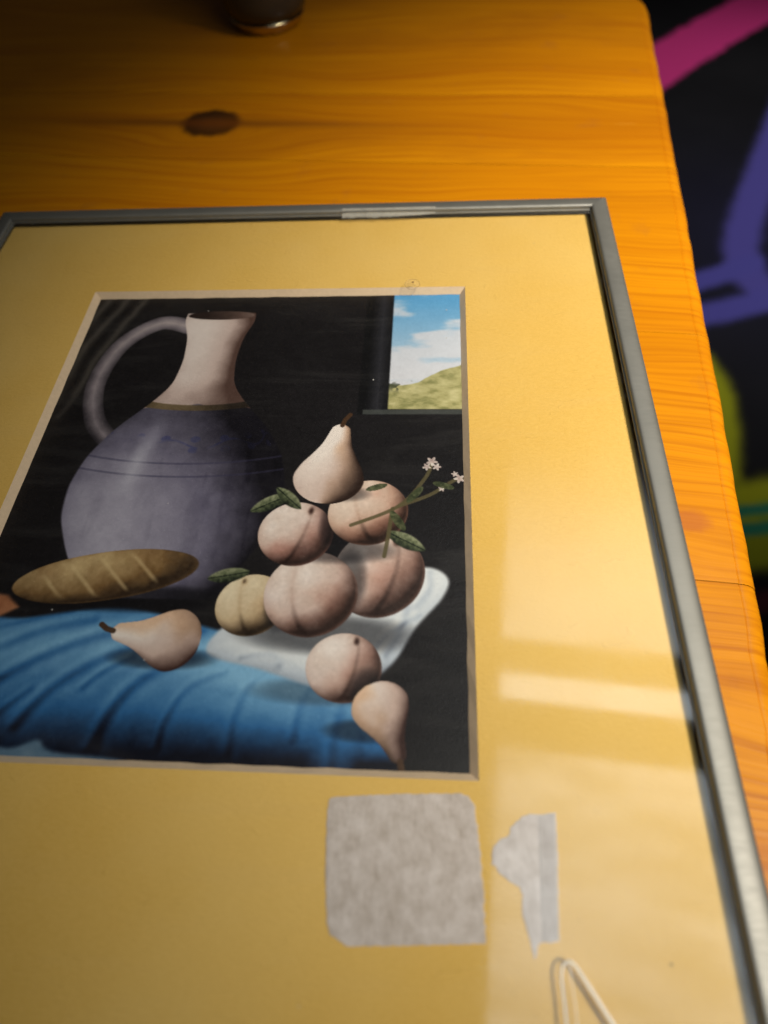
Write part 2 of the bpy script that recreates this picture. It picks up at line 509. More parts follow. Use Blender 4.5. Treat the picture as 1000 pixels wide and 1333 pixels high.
def paint_still_life(nu, nv):
    """a plain still life in the tones of the print: jug, loaf, pale fruit on white linen, blue cloth, a bit of sky"""
    A = 13.6 / 16.66
    u, Y = np.meshgrid(np.linspace(0, 1, nu), np.linspace(0, 1, nv), indexing='xy')
    X = u * A
    n1 = vnoise(X, Y, 6, 6, 1, 4); n2 = vnoise(X, Y, 40, 40, 5, 3); n3 = vnoise(X, Y, 220, 220, 9, 2)
    img = np.zeros((nv, nu, 3)) + np.array([24, 22, 25.])
    img += ((n1 - 0.5) * 12)[..., None]
    # dim hanging at the upper left
    P = [(0,-.02),(.125,-.02),(.10,.1),(.055,.25),(.02,.36),(0,.36)]
    m = sst(.012, -.012, poly_sdf(X, Y, P))
    f = 0.5 + 0.5*np.sin((X*1.0+Y*0.28)*150 + n1*8)
    over(img, m*0.9, tri(f*0.8, (24,22,24), (48,45,44), (92,86,80)))
    # stone jamb, sky and hill
    wx = .822*A
    m = sst(.003, -.003, np.abs(X-(.787*A))-.030) * sst(.352, .348, Y)
    s = (X-(.787*A))/.030
    over(img, m, tri(0.55 - 0.7*np.abs(s-0.25), (14,14,17), (38,38,44), (74,74,82)))
    win = sst(wx-.002, wx+.002, X) * sst(.338, .334, Y)
    t = np.clip(Y/.27, 0, 1)[..., None]
    sky = np.array([84,158,214.])*(1-t) + np.array([205,214,228.])*t
    cl = sst(.46, .66, vnoise(X, Y, 9, 22, 21, 4) + (Y-.12)*1.3)
    sky = sky + cl[..., None]*(np.array([218,218,228.])-sky)*.85
    hill = .275 - .06*sst(.84*A, 1.02*A, X) + .012*(vnoise(X, Y*0, 40, 1, 3, 3)-.5)
    hm = sst(-.002, .002, Y-hill)
    hc = tri(vnoise(X, Y, 50, 90, 8, 3)*1.1-.05, (104,108,62), (176,170,118), (214,206,158))
    sky = sky + hm[..., None]*(hc-sky)
    bush = sst(.52, .60, vnoise(X, Y, 70, 70, 17, 3)) * np.exp(-((Y-hill-.004)/.012)**2) * sst(.9*A, .86*A, X)
    sky = sky + (bush*.85)[..., None]*(np.array([60,66,50.])-sky)
    over(img, win, sky)
    m = sst(.003, -.001, np.abs(Y-.343)-.005)*sst(wx-.05, wx-.046, X)
    over(img, m*.8, (74,78,76))
    # jug: pale neck, grey-lilac body
    jx = .36*A
    prof = [(.055,.074),(.068,.084),(.09,.076),(.13,.062),(.20,.056),(.27,.064),(.32,.098),(.38,.150),(.45,.190),(.52,.205),(.59,.198),(.66,.165),(.715,.128),(.735,.130),(.745,.130)]
    r = np.interp(Y, [p[0] for p in prof], [p[1] for p in prof])
    k = np.hanning(61); k /= k.sum()
    rs = np.convolve(np.pad(r[:,0], 30, mode='edge'), k, mode='valid'); r = np.repeat(rs[:,None], nu, 1)
    # handle behind
    H = catmull([(jx-.06,.10),(jx-.13,.085),(jx-.20,.15),(jx-.225,.26),(jx-.20,.36),(jx-.15,.42)], 8, False)
    d = line_dist(X, Y, H)
    over(img, sst(.0225,.019,d), tri(.72-d/.045-(Y-.1)*.9+(n2-.5)*.2, (44,40,46), (138,128,136), (214,200,196)))
    nx = (X-jx)/r
    m = sst(1.0, .97, np.abs(nx))*sst(.052,.057,Y)*sst(.748,.743,Y)
    nz = np.sqrt(np.clip(1-nx*nx, 0, 1))
    slope = np.gradient(rs, Y[:,0])[:,None]
    sh = (-.50*nx + .62*nz - .38*slope)/np.sqrt(1+slope**2)
    sh = .08 + .95*sh + (n2-.5)*.10
    body = tri(sh-.04, (20,18,26), (112,108,130), (186,182,200))
    neck = tri(sh, (86,64,58), (206,184,178), (238,226,222))
    bl = sst(.325,.331,Y+.006*np.cos(nx*9))
    col = neck + bl[..., None]*(body-neck)
    bandm = sst(.0085,.006,np.abs(Y-.332+.010*nx*nx)); col = col + bandm[..., None]*(tri(sh,(40,32,26),(124,106,80),(190,170,130))-col)
    for q in (.47, .50): 
        bm_ = sst(.003,.0015,np.abs(Y-q+.02*nx*nx)); col = col + (bm_*.45)[..., None]*(np.array([60,58,84.])-col)
    # worn painted frieze round the jug's shoulder
    ph = np.arcsin(np.clip(nx,-1,1)); yb = Y-.425+.022*nx*nx
    vine = np.abs(yb-.010*np.sin(ph*9.)) 
    lv = np.hypot((np.mod(ph*4.5+.3,1.)-.5)/2.6, (np.abs(yb)-.013)/.05)
    fz = np.maximum(sst(.0035,.0015,vine), sst(.20,.14,np.hypot((np.mod(ph*2.86+.25,1.)-.5)*1.0,(np.abs(yb)-.013)/.045)))*sst(.35,.6,vnoise(X,Y,30,30,77,3))
    col = col + (fz*.6)[..., None]*(tri(sh,(24,24,46),(66,70,118),(110,116,168))-col)
    drip = sst(.55,.75,vnoise(X,Y,38,7,79,3))*sst(.36,.5,Y); col = col - (drip*10)[...,None]
    hi = np.exp(-((nx+.45)/.10)**2 - ((Y-.47)/.07)**2); col = col + (hi*.5)[..., None]*(np.array([226,226,240.])-col)
    over(img, m, col)
    e = ((X-jx)/.074)**2 + ((Y-.062)/.014)**2
    over(img, sst(1.06,.94,e), tri(.2+.5*(X-jx)/.074+.3*(n2-.5), (40,30,28),(96,76,70),(170,150,144)))
    # loaf
    def rotc(cx, cy, a, sl=None):
        c, s_ = math.cos(a), math.sin(a)
        xx, yy = (X, Y) if sl is None else (X[sl], Y[sl])
        return (xx-cx)*c+(yy-cy)*s_, -(xx-cx)*s_+(yy-cy)*c
    def crop(cx, cy, r_):
        j0, j1 = int(max(0, (cy-r_)*(nv-1))), int(min(nv, (cy+r_)*(nv-1)+2))
        i0, i1 = int(max(0, (cx-r_)/A*(nu-1))), int(min(nu, (cx+r_)/A*(nu-1)+2))
        return (slice(j0, j1), slice(i0, i1))
    def ellipsoid(cx, cy, a, rx, ry, dark, mid, light, soft=.02, tex=.12, seed=3, blush=None, lx=-.46, ly=-.50, seam=None):
        sl = crop(cx, cy, max(rx, ry)*1.08)
        px, py = rotc(cx, cy, a, sl)
        lump = 1 + .05*(vnoise(px+1, py+1, 11, 11, seed+7, 2)-.5)
        ex, ey = px/rx*lump, py/ry*lump
        q = ex*ex+ey*ey
        zz = np.sqrt(np.clip(1-q, 0, 1))
        c, s_ = math.cos(a), math.sin(a)
        gx, gy = ex*c-ey*s_, ex*s_+ey*c
        sh = .20 + .72*(lx*gx+ly*gy) + .50*zz + tex*(vnoise(px, py, 45, 45, seed, 3)-.5)
        sh = np.maximum(sh, .10 + .16*sst(.8,1.,q)*sst(-.2,.6,gx+gy*.6))
        if seam is not None:
            sd_ = np.abs(ex - seam*np.sqrt(np.clip(1-ey*ey,0,1)))
            sh = sh - .13*sst(.10,.0,sd_)*sst(1.,.6,q) - .08*sst(.35,.0,sd_)
            sh = sh - .5*sst(.20,.0,np.hypot((ex-seam*.45)/.7, ey+.80))
        col = tri(sh, dark, mid, light)
        if blush is not None:
            bm2 = sst(.30,.78,.5+.5*(gx*.6+gy*.5)+.7*(vnoise(px,py,16,16,seed+2,3)-.5))
            col = col + (bm2*.62)[..., None]*(np.asarray(blush)*np.clip(sh*1.35,.12,1.12)[...,None]-col)
        col = col*(1 + .16*(vnoise(px, py, 30, 30, seed+4, 3)[...,None]-.5)*np.array([.6,1.,1.3])) + (vnoise(px, py, 160, 160, seed+5, 2)[...,None]-.5)*14
        over(img[sl], sst(1+soft, 1-soft*2, q), col)
        return ex, ey, q, sl
    def shadow(cx, cy, rx, ry, k=.7, a=0.):
        sl = crop(cx, cy, max(rx, ry)*1.05)
        px, py = rotc(cx, cy, a, sl)
        over(img[sl], k*sst(1.0,.2,(px/rx)**2+(py/ry)**2), (14,13,18))
    # blue cloth: a full, rounded fall with soft pleats
    P = catmull([(-.05,.80),(.10,.785),(.20*A+.06,.765),(.30,.768),(.40,.792),(.50,.818),(.59,.842),(.640,.870),(.660,.92),(.664,1.03),(-.05,1.03)], 6)
    sd = poly_sdf(X, Y, P)
    m = sst(.006,-.004,sd)
    top = np.interp(X, [0,.1,.22,.30,.40,.50,.60,.645,.67], [.80,.785,.765,.768,.792,.818,.845,.872,.93])
    hgt = np.clip((Y-top)/np.maximum(1.0-top,.05), 0, 1)          # 0 at the upper edge, 1 at the foot
    warp = vnoise(X, Y, 5, 5, 41, 3)
    lightm = .66 + .20*np.sin(np.clip(hgt*2.2,0,1)*math.pi) - .72*sst(.48,1.08,hgt) + .16*(warp-.5) - .30*sst(.16,.0,X)*sst(.2,.7,hgt)
    lightm += .20*np.exp(-((X-.50)/.10)**2-((hgt-.32)/.28)**2) - .18*sst(.645,.668,X)*sst(.0,.4,hgt) + .22*np.exp(-((X-.625)/.03)**2)*sst(.5,.9,hgt)
    def pleat(L, w, deep, lift=.55):
        L = catmull(L, 6, False)
        xs_ = [p[0] for p in L]; ys_ = [p[1] for p in L]
        sl = crop((min(xs_)+max(xs_))/2, (min(ys_)+max(ys_))/2, max(max(xs_)-min(xs_), max(ys_)-min(ys_))/2 + w*5)
        Xs, Ys = X[sl], Y[sl]
        d0 = line_dist(Xs, Ys, L); d1 = line_dist(Xs+w*.9, Ys+w*.7, L); d2 = line_dist(Xs-w*1.0, Ys-w*.6, L)
        lightm[sl] = lightm[sl] - deep*np.exp(-(d0/w)**2) + deep*lift*np.exp(-(d1/(w*.9))**2) + deep*lift*.5*np.exp(-(d2/(w*1.3))**2)
    for L, w, dp in [(a_, b_*1.25, c_*.62) for a_, b_, c_ in [
        ([(.36,.775),(.27,.800),(.18,.835),(.10,.885),(.05,.95)], .0085, .50),
        ([(.40,.80),(.33,.815),(.25,.85),(.185,.90),(.15,.955)], .0080, .46),
        ([(.22,.785),(.14,.805),(.06,.845),(-.01,.875)], .0080, .42),
        ([(.30,.845),(.262,.868),(.235,.895)], .0050, .38),
        ([(.47,.83),(.40,.84),(.33,.875),(.29,.925),(.275,.985)], .0085, .48),
        ([(.45,.865),(.40,.890),(.375,.935),(.37,.98)], .0055, .26),
        ([(.53,.85),(.49,.885),(.475,.935),(.475,.985)], .0060, .22),
        ([(.59,.87),(.57,.91),(.565,.96)], .0060, .22),
        ([(.635,.90),(.625,.94),(.622,1.0)], .0070, .24),
        ([(.18,.77),(.12,.785),(.05,.805)], .0045, .24),
        ([(.155,.90),(.12,.935),(.10,.975)], .0055, .30)]]:
        pleat(L, w, dp)
    lightm += .10*(vnoise(X, Y, 60, 60, 43, 3)-.5)
    over(img, m, tri(lightm, (12,15,30), (50,108,166), (136,190,230)))
    # warm wooden ledge peeping out at the far left, pale linen bottom left
    over(img, sst(.006,-.004,poly_sdf(X,Y,[(-.02,.735),(.06,.745),(.085,.765),(.03,.80),(-.02,.82)])), tri(.5+.5*(n2-.4),(86,50,32),(168,108,74),(196,138,100)))
    wl = sst(.004,-.006,poly_sdf(X,Y,catmull([(-.02,.965),(.08,.97),(.15,.985),(.19,.972),(.22,.988),(.33,.998),(.33,1.03),(-.02,1.03)],5)))
    over(img, wl*.9, tri(.35+.6*vnoise(X,Y,20,40,61,3)-.1,(34,50,74),(92,124,152),(160,186,204)))
    shadow(.27,.745,.23,.030,.75)
    ex, ey, q, sl = ellipsoid(.215,.705,-.16,.155,.047,(34,24,18),(128,98,62),(206,176,128),tex=.35,seed=71)
    for k_ in (-.6,-.25,.1,.45):
        cut = sst(.05,.0,np.abs(ex-k_-.22*ey))*sst(.75,.3,q)
        over(img[sl], cut*.55, (222,196,148))
    # white linen
    P = catmull([(.415,.835),(.44,.785),(.51,.752),(.60,.735),(.70,.690),(.755,.680),(.785,.700),(.775,.735),(.735,.785),(.70,.845),(.645,.885),(.595,.885),(.50,.858)], 6)
    sd = poly_sdf(X, Y, P); shadow(.60,.890,.13,.025,.35)
    m = sst(.005,-.004,sd)
    wv = vnoise(X, Y, 10, 10, 81, 3)
    lightm = .80 - .42*sst(-.035,.0,sd)*sst(.76,.88,Y) - .22*sst(.68,.79,X)*sst(.70,.76,Y) + .22*(wv-.5)
    for L, w, dp in [([(.70,.70),(.72,.73),(.715,.78),(.69,.83)], .008, .30),([(.755,.69),(.755,.72),(.735,.75)], .007, .26),([(.44,.79),(.49,.81),(.53,.85)], .008, .28),
                     ([(.50,.765),(.54,.80),(.60,.83),(.66,.845)], .009, .24),([(.65,.86),(.69,.80),(.74,.765)], .006, .24),([(.47,.84),(.52,.835),(.58,.865)], .006, .22)]:
        pleat(L, w, dp)
    over(img, m, tri(lightm, (84,94,116), (196,206,220), (246,248,250)))
    # pale fruit heaped on the linen
    FD, FM, FL, BL = (58,36,32), (206,180,170), (246,234,228), (206,128,108)
    shadow(.60,.80,.17,.04,.6)
    ellipsoid(.672,.690,.25,.076,.080,FD,FM,FL,seed=101,blush=BL,seam=.35)
    shadow(.625,.705,.035,.07,.55)
    ellipsoid(.470,.752,-.2,.058,.054,(50,34,24),(204,180,146),(240,226,198),seed=102,blush=(206,150,96),seam=-.3)
    shadow(.515,.755,.028,.05,.5)
    ellipsoid(.565,.730,-.15,.077,.076,FD,FM,FL,seed=103,blush=BL,seam=-.4)
    shadow(.60,.650,.12,.030,.55)
    ellipsoid(.527,.618,.3,.066,.064,FD,FM,FL,seed=104,blush=(196,112,96),seam=.2)
    shadow(.59,.60,.03,.06,.5)
    ellipsoid(.648,.572,-.3,.070,.067,(52,32,26),(204,172,154),(242,226,214),seed=105,blush=(202,116,92),seam=-.25)
    shadow(.60,.535,.06,.02,.45)
    for (cx, cy, a, l_) in [(.475,.555,-.5,.040),(.505,.545,.75,.034),(.715,.630,.5,.038),(.425,.700,-.2,.036)]:
        px, py = rotc(cx, cy, a)
        w_ = np.clip(1-(px/l_)**2, 0, 1)**.8*l_*.36
        lf = sst(.002,-.002,np.abs(py)-w_)*(np.abs(px) < l_)
        over(img, lf, tri(.55-py/l_*1.3-.5*sst(.0022,.0,np.abs(py))+.5*(n3-.5), (22,28,22), (78,86,62), (142,146,116)))
    # pear on top
    def pear(cx, cy, a, s_, seed, D=FD, Mi=FM, L_=FL, blush=(200,148,104)):
        sl = crop(cx, cy, s_*1.75)
        px, py = rotc(cx, cy, a, sl)
        px, py = px/s_, py/s_
        yy = np.clip((py+1.25)/2.25, 0, 1)
        ty_ = np.linspace(0, 1, 400)
        tr_ = np.interp(ty_, [0,.06,.15,.28,.42,.55,.70,.85,1.], [.16,.22,.27,.35,.52,.71,.83,.84,.84])
        kk = np.hanning(71); kk /= kk.sum(); tr_ = np.convolve(np.pad(tr_, 35, mode='edge'), kk, mode='valid')
        tr_ = tr_*np.sqrt(np.clip(ty_/.05, 0, 1))*np.sqrt(np.clip(1-np.clip((ty_-.62)/.38, 0, 1)**2.3, 0, 1))
        rr_ = np.interp(yy, ty_, tr_)
        nx_ = px/np.maximum(rr_, 1e-3)
        inside = sst(1.0,.95,np.abs(nx_))*sst(-1.25,-1.22,py)*sst(1.0,.98,py)
        nz_ = np.sqrt(np.clip(1-nx_**2,0,1))
        c, s2 = math.cos(a), math.sin(a)
        ny_ = (py-.2)/1.1
        gx, gy = nx_*c-ny_*s2, nx_*s2+ny_*c
        sh_ = .20-.40*gx-.34*gy+.46*nz_+.14*(vnoise(px,py,3,3,seed,3)-.5)
        col = tri(sh_, D, Mi, L_)
        bb = sst(.4,.85,.5+.45*nx_+.4*(vnoise(px,py,2,2,seed+1,2)-.5))
        col = col+(bb*.5)[...,None]*(np.asarray(blush)*np.clip(sh_*1.35,.15,1.1)[...,None]-col)
        over(img[sl], inside, col)
        tip = np.array([cx, cy])
        def back(qx, qy): return (cx+(qx*c-qy*s2)*s_, cy+(qx*s2+qy*c)*s_)
        st = [back(0,-1.2), back(.03,-1.38), back(.12,-1.55)]
        over(img[sl], sst(.0055,.0035,line_dist(X[sl],Y[sl],st)), (72,50,34))
    pear(.575,.475,.12,.082,111)
    shadow(.345,.845,.10,.022,.6)
    pear(.335,.812,-1.45,.066,121)
    shadow(.665,.945,.07,.02,.55)
    ellipsoid(.628,.852,.2,.058,.055,FD,FM,FL,seed=131,blush=BL,seam=.3)
    shadow(.665,.885,.03,.04,.5)
    pear(.693,.925,2.75,.054,141)
    # sprig
    for L in ([(.62,.60),(.70,.56),(.745,.50),(.757,.465)],[(.70,.56),(.755,.535),(.795,.505),(.81,.50)],[(.69,.565),(.685,.62),(.68,.66)]):
        over(img, .9*sst(.0045,.0025,line_dist(X,Y,catmull(L,6,False))), (92,84,58))
    for (cx, cy, sz) in [(.757,.462,.012),(.748,.474,.009),(.766,.474,.009),(.806,.500,.011),(.798,.490,.007),(.775,.522,.007)]:
        px, py = X-cx, Y-cy
        rad = np.sqrt(px**2+py**2); an = np.arctan2(py, px)
        over(img, .9*sst(1.05,.8,rad/(sz*(.75+.25*np.cos(5*an+cx*90)))), tri(.45+.9*(n3-.3),(150,120,120),(206,188,184),(240,232,228)))
    for (cx, cy, a, l_) in [(.728,.535,-.9,.022),(.778,.515,.3,.02),(.70,.590,1.0,.024),(.66,.52,-.3,.02)]:
        px, py = rotc(cx, cy, a)
        over(img, .9*sst(1.05,.9,(px/l_)**2+(py/(l_*.32))**2), tri(.3+.6*n3+py*12,(22,28,20),(62,70,46),(110,114,80)))
    # reproduction texture: weave, crackle, flecks
    img += ((n3-.5)*9 + (n2-.5)*6)[..., None]
    cr = np.abs(vnoise(X,Y,26,26,201,3)-.5)
    img -= (sst(.006,.0,cr)*7)[..., None]
    fl = np.random.RandomState(5).rand(nv, nu)
    img += ((fl > .9985)*26.)[..., None]
    return np.clip(img, 4, 252)

def grid_paint(o, img_lin):
    me = o.data
    at = me.color_attributes.new('paint', 'FLOAT_COLOR', 'POINT')
    buf = np.ones((img_lin.shape[0] * img_lin.shape[1], 4), np.float32)
    buf[:, :3] = img_lin.reshape(-1, 3)
    at.data.foreach_set('color', buf.ravel())
def grid_mesh(name, xs, ys, z, mat):
    nx, ny = len(xs), len(ys)
    gx, gy = np.meshgrid(xs, ys, indexing='xy')
    co = np.stack([gx, gy, np.full_like(gx, z)], -1).reshape(-1, 3).astype(np.float32)
    me = bpy.data.meshes.new(name)
    i, j = np.meshgrid(np.arange(nx-1), np.arange(ny-1), indexing='xy')
    a = (j*nx+i).ravel()
    up = ys[-1] > ys[0]
    q = np.stack([a, a+1, a+nx+1, a+nx] if up else [a, a+nx, a+nx+1, a+1], -1)
    nf = len(q)
    me.vertices.add(len(co)); me.vertices.foreach_set('co', co.ravel())
    me.loops.add(nf*4); me.loops.foreach_set('vertex_index', q.ravel().astype(np.int32))
    me.polygons.add(nf)
    me.polygons.foreach_set('loop_start', np.arange(0, nf*4, 4, dtype=np.int32))
    me.update(calc_edges=True)
    me.materials.append(mat)
    o = bpy.data.objects.new(name, me); C.objects.link(o)
    return o

# ------------------------------------------------------------------ the floor with its sprayed lettering strokes
def dense(lo, hi, a, b, step, coarse):
    return np.array(sorted(set(np.round(np.concatenate([np.arange(lo, a, coarse), np.arange(a, b, step), np.arange(b, hi + 1e-6, coarse), [hi]]), 4))))
fx = dense(-160, 320, 45, 135, .8, 15)
fy = dense(-160, 420, 5, 245, .8, 15)
floor = grid_mesh('floor', fx * CM, fy * CM, 0.0, attr_material('sprayed dark floor', 0.8, 0.12, 90))
tag(floor, kind='structure')
FX, FY = np.meshgrid(fx, fy, indexing='xy')
fi = np.zeros(FX.shape + (3,)) + np.array([31, 31, 35.])
fn = vnoise(FX, FY, .05, .05, 301, 4); fn2 = vnoise(FX, FY, .6, .6, 305, 3)
fi += ((fn - .5) * 16)[..., None]
def spray(P, w, col, soft=.28, k=1.0, closed=False):
    P = catmull(P, 8, closed)
    d = line_dist(FX, FY, P + ([P[0]] if closed else []))
    over(fi, k * sst(w * (1 + soft), w * (1 - soft), d + (fn2 - .5) * w * .25), col)
over(fi, .55*np.exp(-((FX-78)/26)**2-((FY-104)/34)**2), (46, 46, 84))
spray([(30,142),(55,163),(74,184.3),(93,203.5),(112,222),(135,245)], 8.2, (240, 70, 156), .10)
spray([(108,176),(96,150),(86.5,129),(79,112),(75.5,101),(76,92),(80,87.5),(92,88)], 3.7, (98, 92, 186), .4)
spray([(56,88.5),(62,91.2),(68.5,93.8),(77,98)], 2.6, (96, 92, 188), .4)
spray([(52,79),(62.4,82.1),(69.3,84.2),(82,88.5)], 3.0, (96, 92, 188), .4)
spray([(60,70),(61.5,63),(60.5,54),(58.5,45)], 3.4, (186, 190, 40), .4)
spray([(54,37),(60,37.5),(66,38.6),(76,41)], 5.6, (180, 184, 36), .35)
spray([(50,29.5),(58,31),(66,33),(76,36)], 4.0, (160, 166, 34), .4)
spray([(50,36.2),(59,37.6),(66,38.6),(78,41)], 1.0, (50, 140, 116), .5)
spray([(50,32.8),(58.4,34.2),(65,35.2),(78,38)], 1.1, (50, 140, 116), .5)
spray([(56,21),(60,22.5),(66,24)], 1.6, (120, 50, 60), .6, .7)
grid_paint(floor, lin(fi))

# ------------------------------------------------------------------ the table
TZ = -1.4
table = empty('wooden_table', (0, 0, TZ), -TA)
tag(table, 'orange varnished pine table with a rounded edge and a dark knot', 'table')
UE, VE, UL, VL = 23.06, 31.7, -62.0, -58.0
TH = 2.6
# profile of the plank's free end: flat top, router line, round-over, face
def end_profile(ue):
    R = .58
    p = [(ue - R - .06, 0.0), (ue - R - .035, -.045), (ue - R, -.03)]
    for k in range(1, 9):
        a = math.pi / 2 * k / 9
        p.append((ue - R + R * math.sin(a), -.03 - R * (1 - math.cos(a))))
    p += [(ue, -R - .03), (ue, -TH + .3), (ue - .1, -TH + .08), (ue - .3, -TH)]
    return p
seams = [VE, 18.45, 11.9, .9, -9.33, -19.5, -30.0, -40.5, -50.0, VL]
rs = np.random.RandomState(11)
for i in range(len(seams) - 1):
    v1, v0 = seams[i] - (.012 if i else 0), seams[i + 1] + .012
    nseg = max(6, int((v1 - v0) / .5))
    vsn = np.linspace(v0, v1, nseg + 1)
    dz = 0.0 if i in (0,) else rs.uniform(-.012, .0)
    V = []; F = []
    rings = []
    for v in vsn:
        ue = UE + .02 * math.sin(v * .7 + i) + .012 * math.sin(v * 2.3)
        if i == 0:                       # the table's far corner is rounded off
            t = v - (VE - 2.2)
            if t > 0: ue = UE - 2.2 + math.sqrt(max(0.0, 2.2**2 - t**2)) * .995
        dent = rs.uniform(-.03, .03)
        if abs(v + 11.9) < 1.1 or abs(v + 14.2) < .5: dent -= rs.uniform(.02, .16)
        prof = [(UL, -TH), (UL, 0.0)] + [(a, b) for a, b in end_profile(ue + dent * .4)]
        e = .018 if (v == v0 or v == v1) else 0.0     # eased long edges
        rings.append(len(V))
        for a, b in prof:
            V.append((a, v, b + dz - (e if b > -.01 else 0)))
        m = len(prof)
    for k in range(nseg):
        for q in range(m):
            a, b = rings[k] + q, rings[k] + (q + 1) % m
            F.append((a, b, b + m, a + m))
    F.append(tuple(range(rings[0], rings[0] + m))); F.append(tuple(range(rings[-1], rings[-1] + m)))
    pl = obj('plank', V, F, WOOD, table, local=True, smooth=True, sharp=35)
    fix_normals(pl)
for (u, v) in ((UE - 7, VE - 7), (UE - 7, VL + 7), (UL + 7, VE - 7), (UL + 7, VL + 7)):
    V, F = box(u - 3, u + 3, v - 3, v + 3, -ZOFF - TZ, -TH)
    obj('leg', V, F, WOOD, table, local=True)

# ------------------------------------------------------------------ the framed picture
FXL, FXR, FYT, FYB = -5.40, 19.66, 4.93, -24.6
frame = empty('picture_frame', ((FXL + FXR) / 2, (FYT + FYB) / 2, TZ))
tag(frame, 'thin grey metal picture frame holding a still life print in a golden mat', 'picture frame')
prof = [(0, TZ), (0, .13), (.008, .19), (.03, .26), (.07, .318), (.13, .36), (.21, .39), (.31, .408), (.43, .418), (.55, .42), (.62, .415), (.655, .402), (.68, .378), (.692, .345), (.697, .30), (.70, .262),
        (.706, .252), (.735, .250), (.748, .243), (.752, .2135), (.30, .2135), (.30, TZ)]
def rail(side):
    V = []; F = []
    L = {'top': (FXL, FXR), 'bottom': (FXL, FXR), 'left': (FYB, FYT), 'right': (FYB, FYT)}[side]
    ends = (0, 1)
    m = len(prof)
    ns = 12
    for k in range(ns + 1):
        for w, z in prof:
            a, b = L[0] + w + .006, L[1] - w - .006
            t = a + (b - a) * k / ns
            if side == 'top': V.append((t, FYT - w, z))
            elif side == 'bottom': V.append((t, FYB + w, z))
            elif side == 'left': V.append((FXL + w, t, z))
            else: V.append((FXR - w, t, z))
    for k in range(ns):
        for q in range(m):
            a, b = k * m + q, k * m + (q + 1) % m
            F.append((a, b, b + m, a + m))
    F.append(tuple(range(m))); F.append(tuple(range(ns * m, ns * m + m)))
    return fix_normals(obj('rail', V, F, METAL, frame, smooth=True, sharp=28))
for s_ in ('top', 'right', 'bottom', 'left'): rail(s_)
OW, OH, BW, BD = 14.0, 17.06, .19, .20
mx0, mx1, my0, my1 = FXL + .35, FXR - .35, FYB + .35, FYT - .35
def ring_faces():
    return [(0,1,5,4),(1,2,6,5),(2,3,7,6),(3,0,4,7)]
# the card: top face as a ring with a window, and its outer sides
V = [(mx0,my0,0),(mx1,my0,0),(mx1,my1,0),(mx0,my1,0),(0,-OH,0),(OW,-OH,0),(OW,0,0),(0,0,0),
     (mx0,my0,-BD),(mx1,my0,-BD),(mx1,my1,-BD),(mx0,my1,-BD)]
F = [(0,1,5,4),(1,2,6,5),(2,3,7,6),(3,0,4,7),(0,8,9,1),(1,9,10,2),(2,10,11,3),(3,11,8,0)]
matb = obj('mat_board', V, F, MAT, frame)
matb['label'] = 'golden yellow window mat around the print'
# bevelled cut of the window, slightly wavering as a hand-cut edge
V = []; F = []
n = 24
def waver(t, s): return .010 * math.sin(t * 5.1 + s) + .006 * math.sin(t * 13.7 + 2 * s)
path = []
for (ax, ay, bx, by) in ((0,-OH,OW,-OH),(OW,-OH,OW,0),(OW,0,0,0),(0,0,0,-OH)):
    for k in range(n): path.append((ax + (bx-ax)*k/n, ay + (by-ay)*k/n))
for (x, y) in path:
    V.append((x, y, -.0005))
for i, (x, y) in enumerate(path):
    ix = min(max(x, BW), OW - BW); iy = min(max(y, -OH + BW), -BW)
    if i % n:
        if ix == BW: ix += waver(y, 1)
        if ix == OW - BW: ix += waver(y, 2)
        if iy == -BW: iy += waver(x, 3)
        if iy == -OH + BW: iy += waver(x, 4)
    V.append((ix, iy, -BD))
m = len(path)
for i in range(m):
    j = (i + 1) % m
    F.append((i, j, m + j, m + i))
bev = obj('bevel', V, F, BEVEL, matb)
# the print
NU, NV = 620, 760
img = paint_still_life(NU, NV)
printm = attr_material('printed paper', 0.42, 0.35, 1500)
pr = grid_mesh('print', (np.linspace(BW - .05, OW - BW + .05, NU) - ORIGIN[frame.name][0]) * CM,
               (np.linspace(-BW + .05, -OH + BW - .05, NV) - ORIGIN[frame.name][1]) * CM, (-BD - .004 - TZ) * CM, printm)
pr.parent = frame
pr['label'] = 'dark still life print with a grey jug, pale fruit and blue cloth'
grid_paint(pr, lin(img) * .92)
V, F = box(mx0 + .05, mx1 - .05, my0 + .05, my1 - .05, TZ + .05, -BD - .02)
obj('backing_board', V, F, BACK, frame)
V, F = box(mx0 + .02, mx1 - .02, my0 + .02, my1 - .02, .034, .2125)
gp = obj('glass_pane', V, F, GLASS, frame)
gp['label'] = 'clear glass with window reflections over the mat'

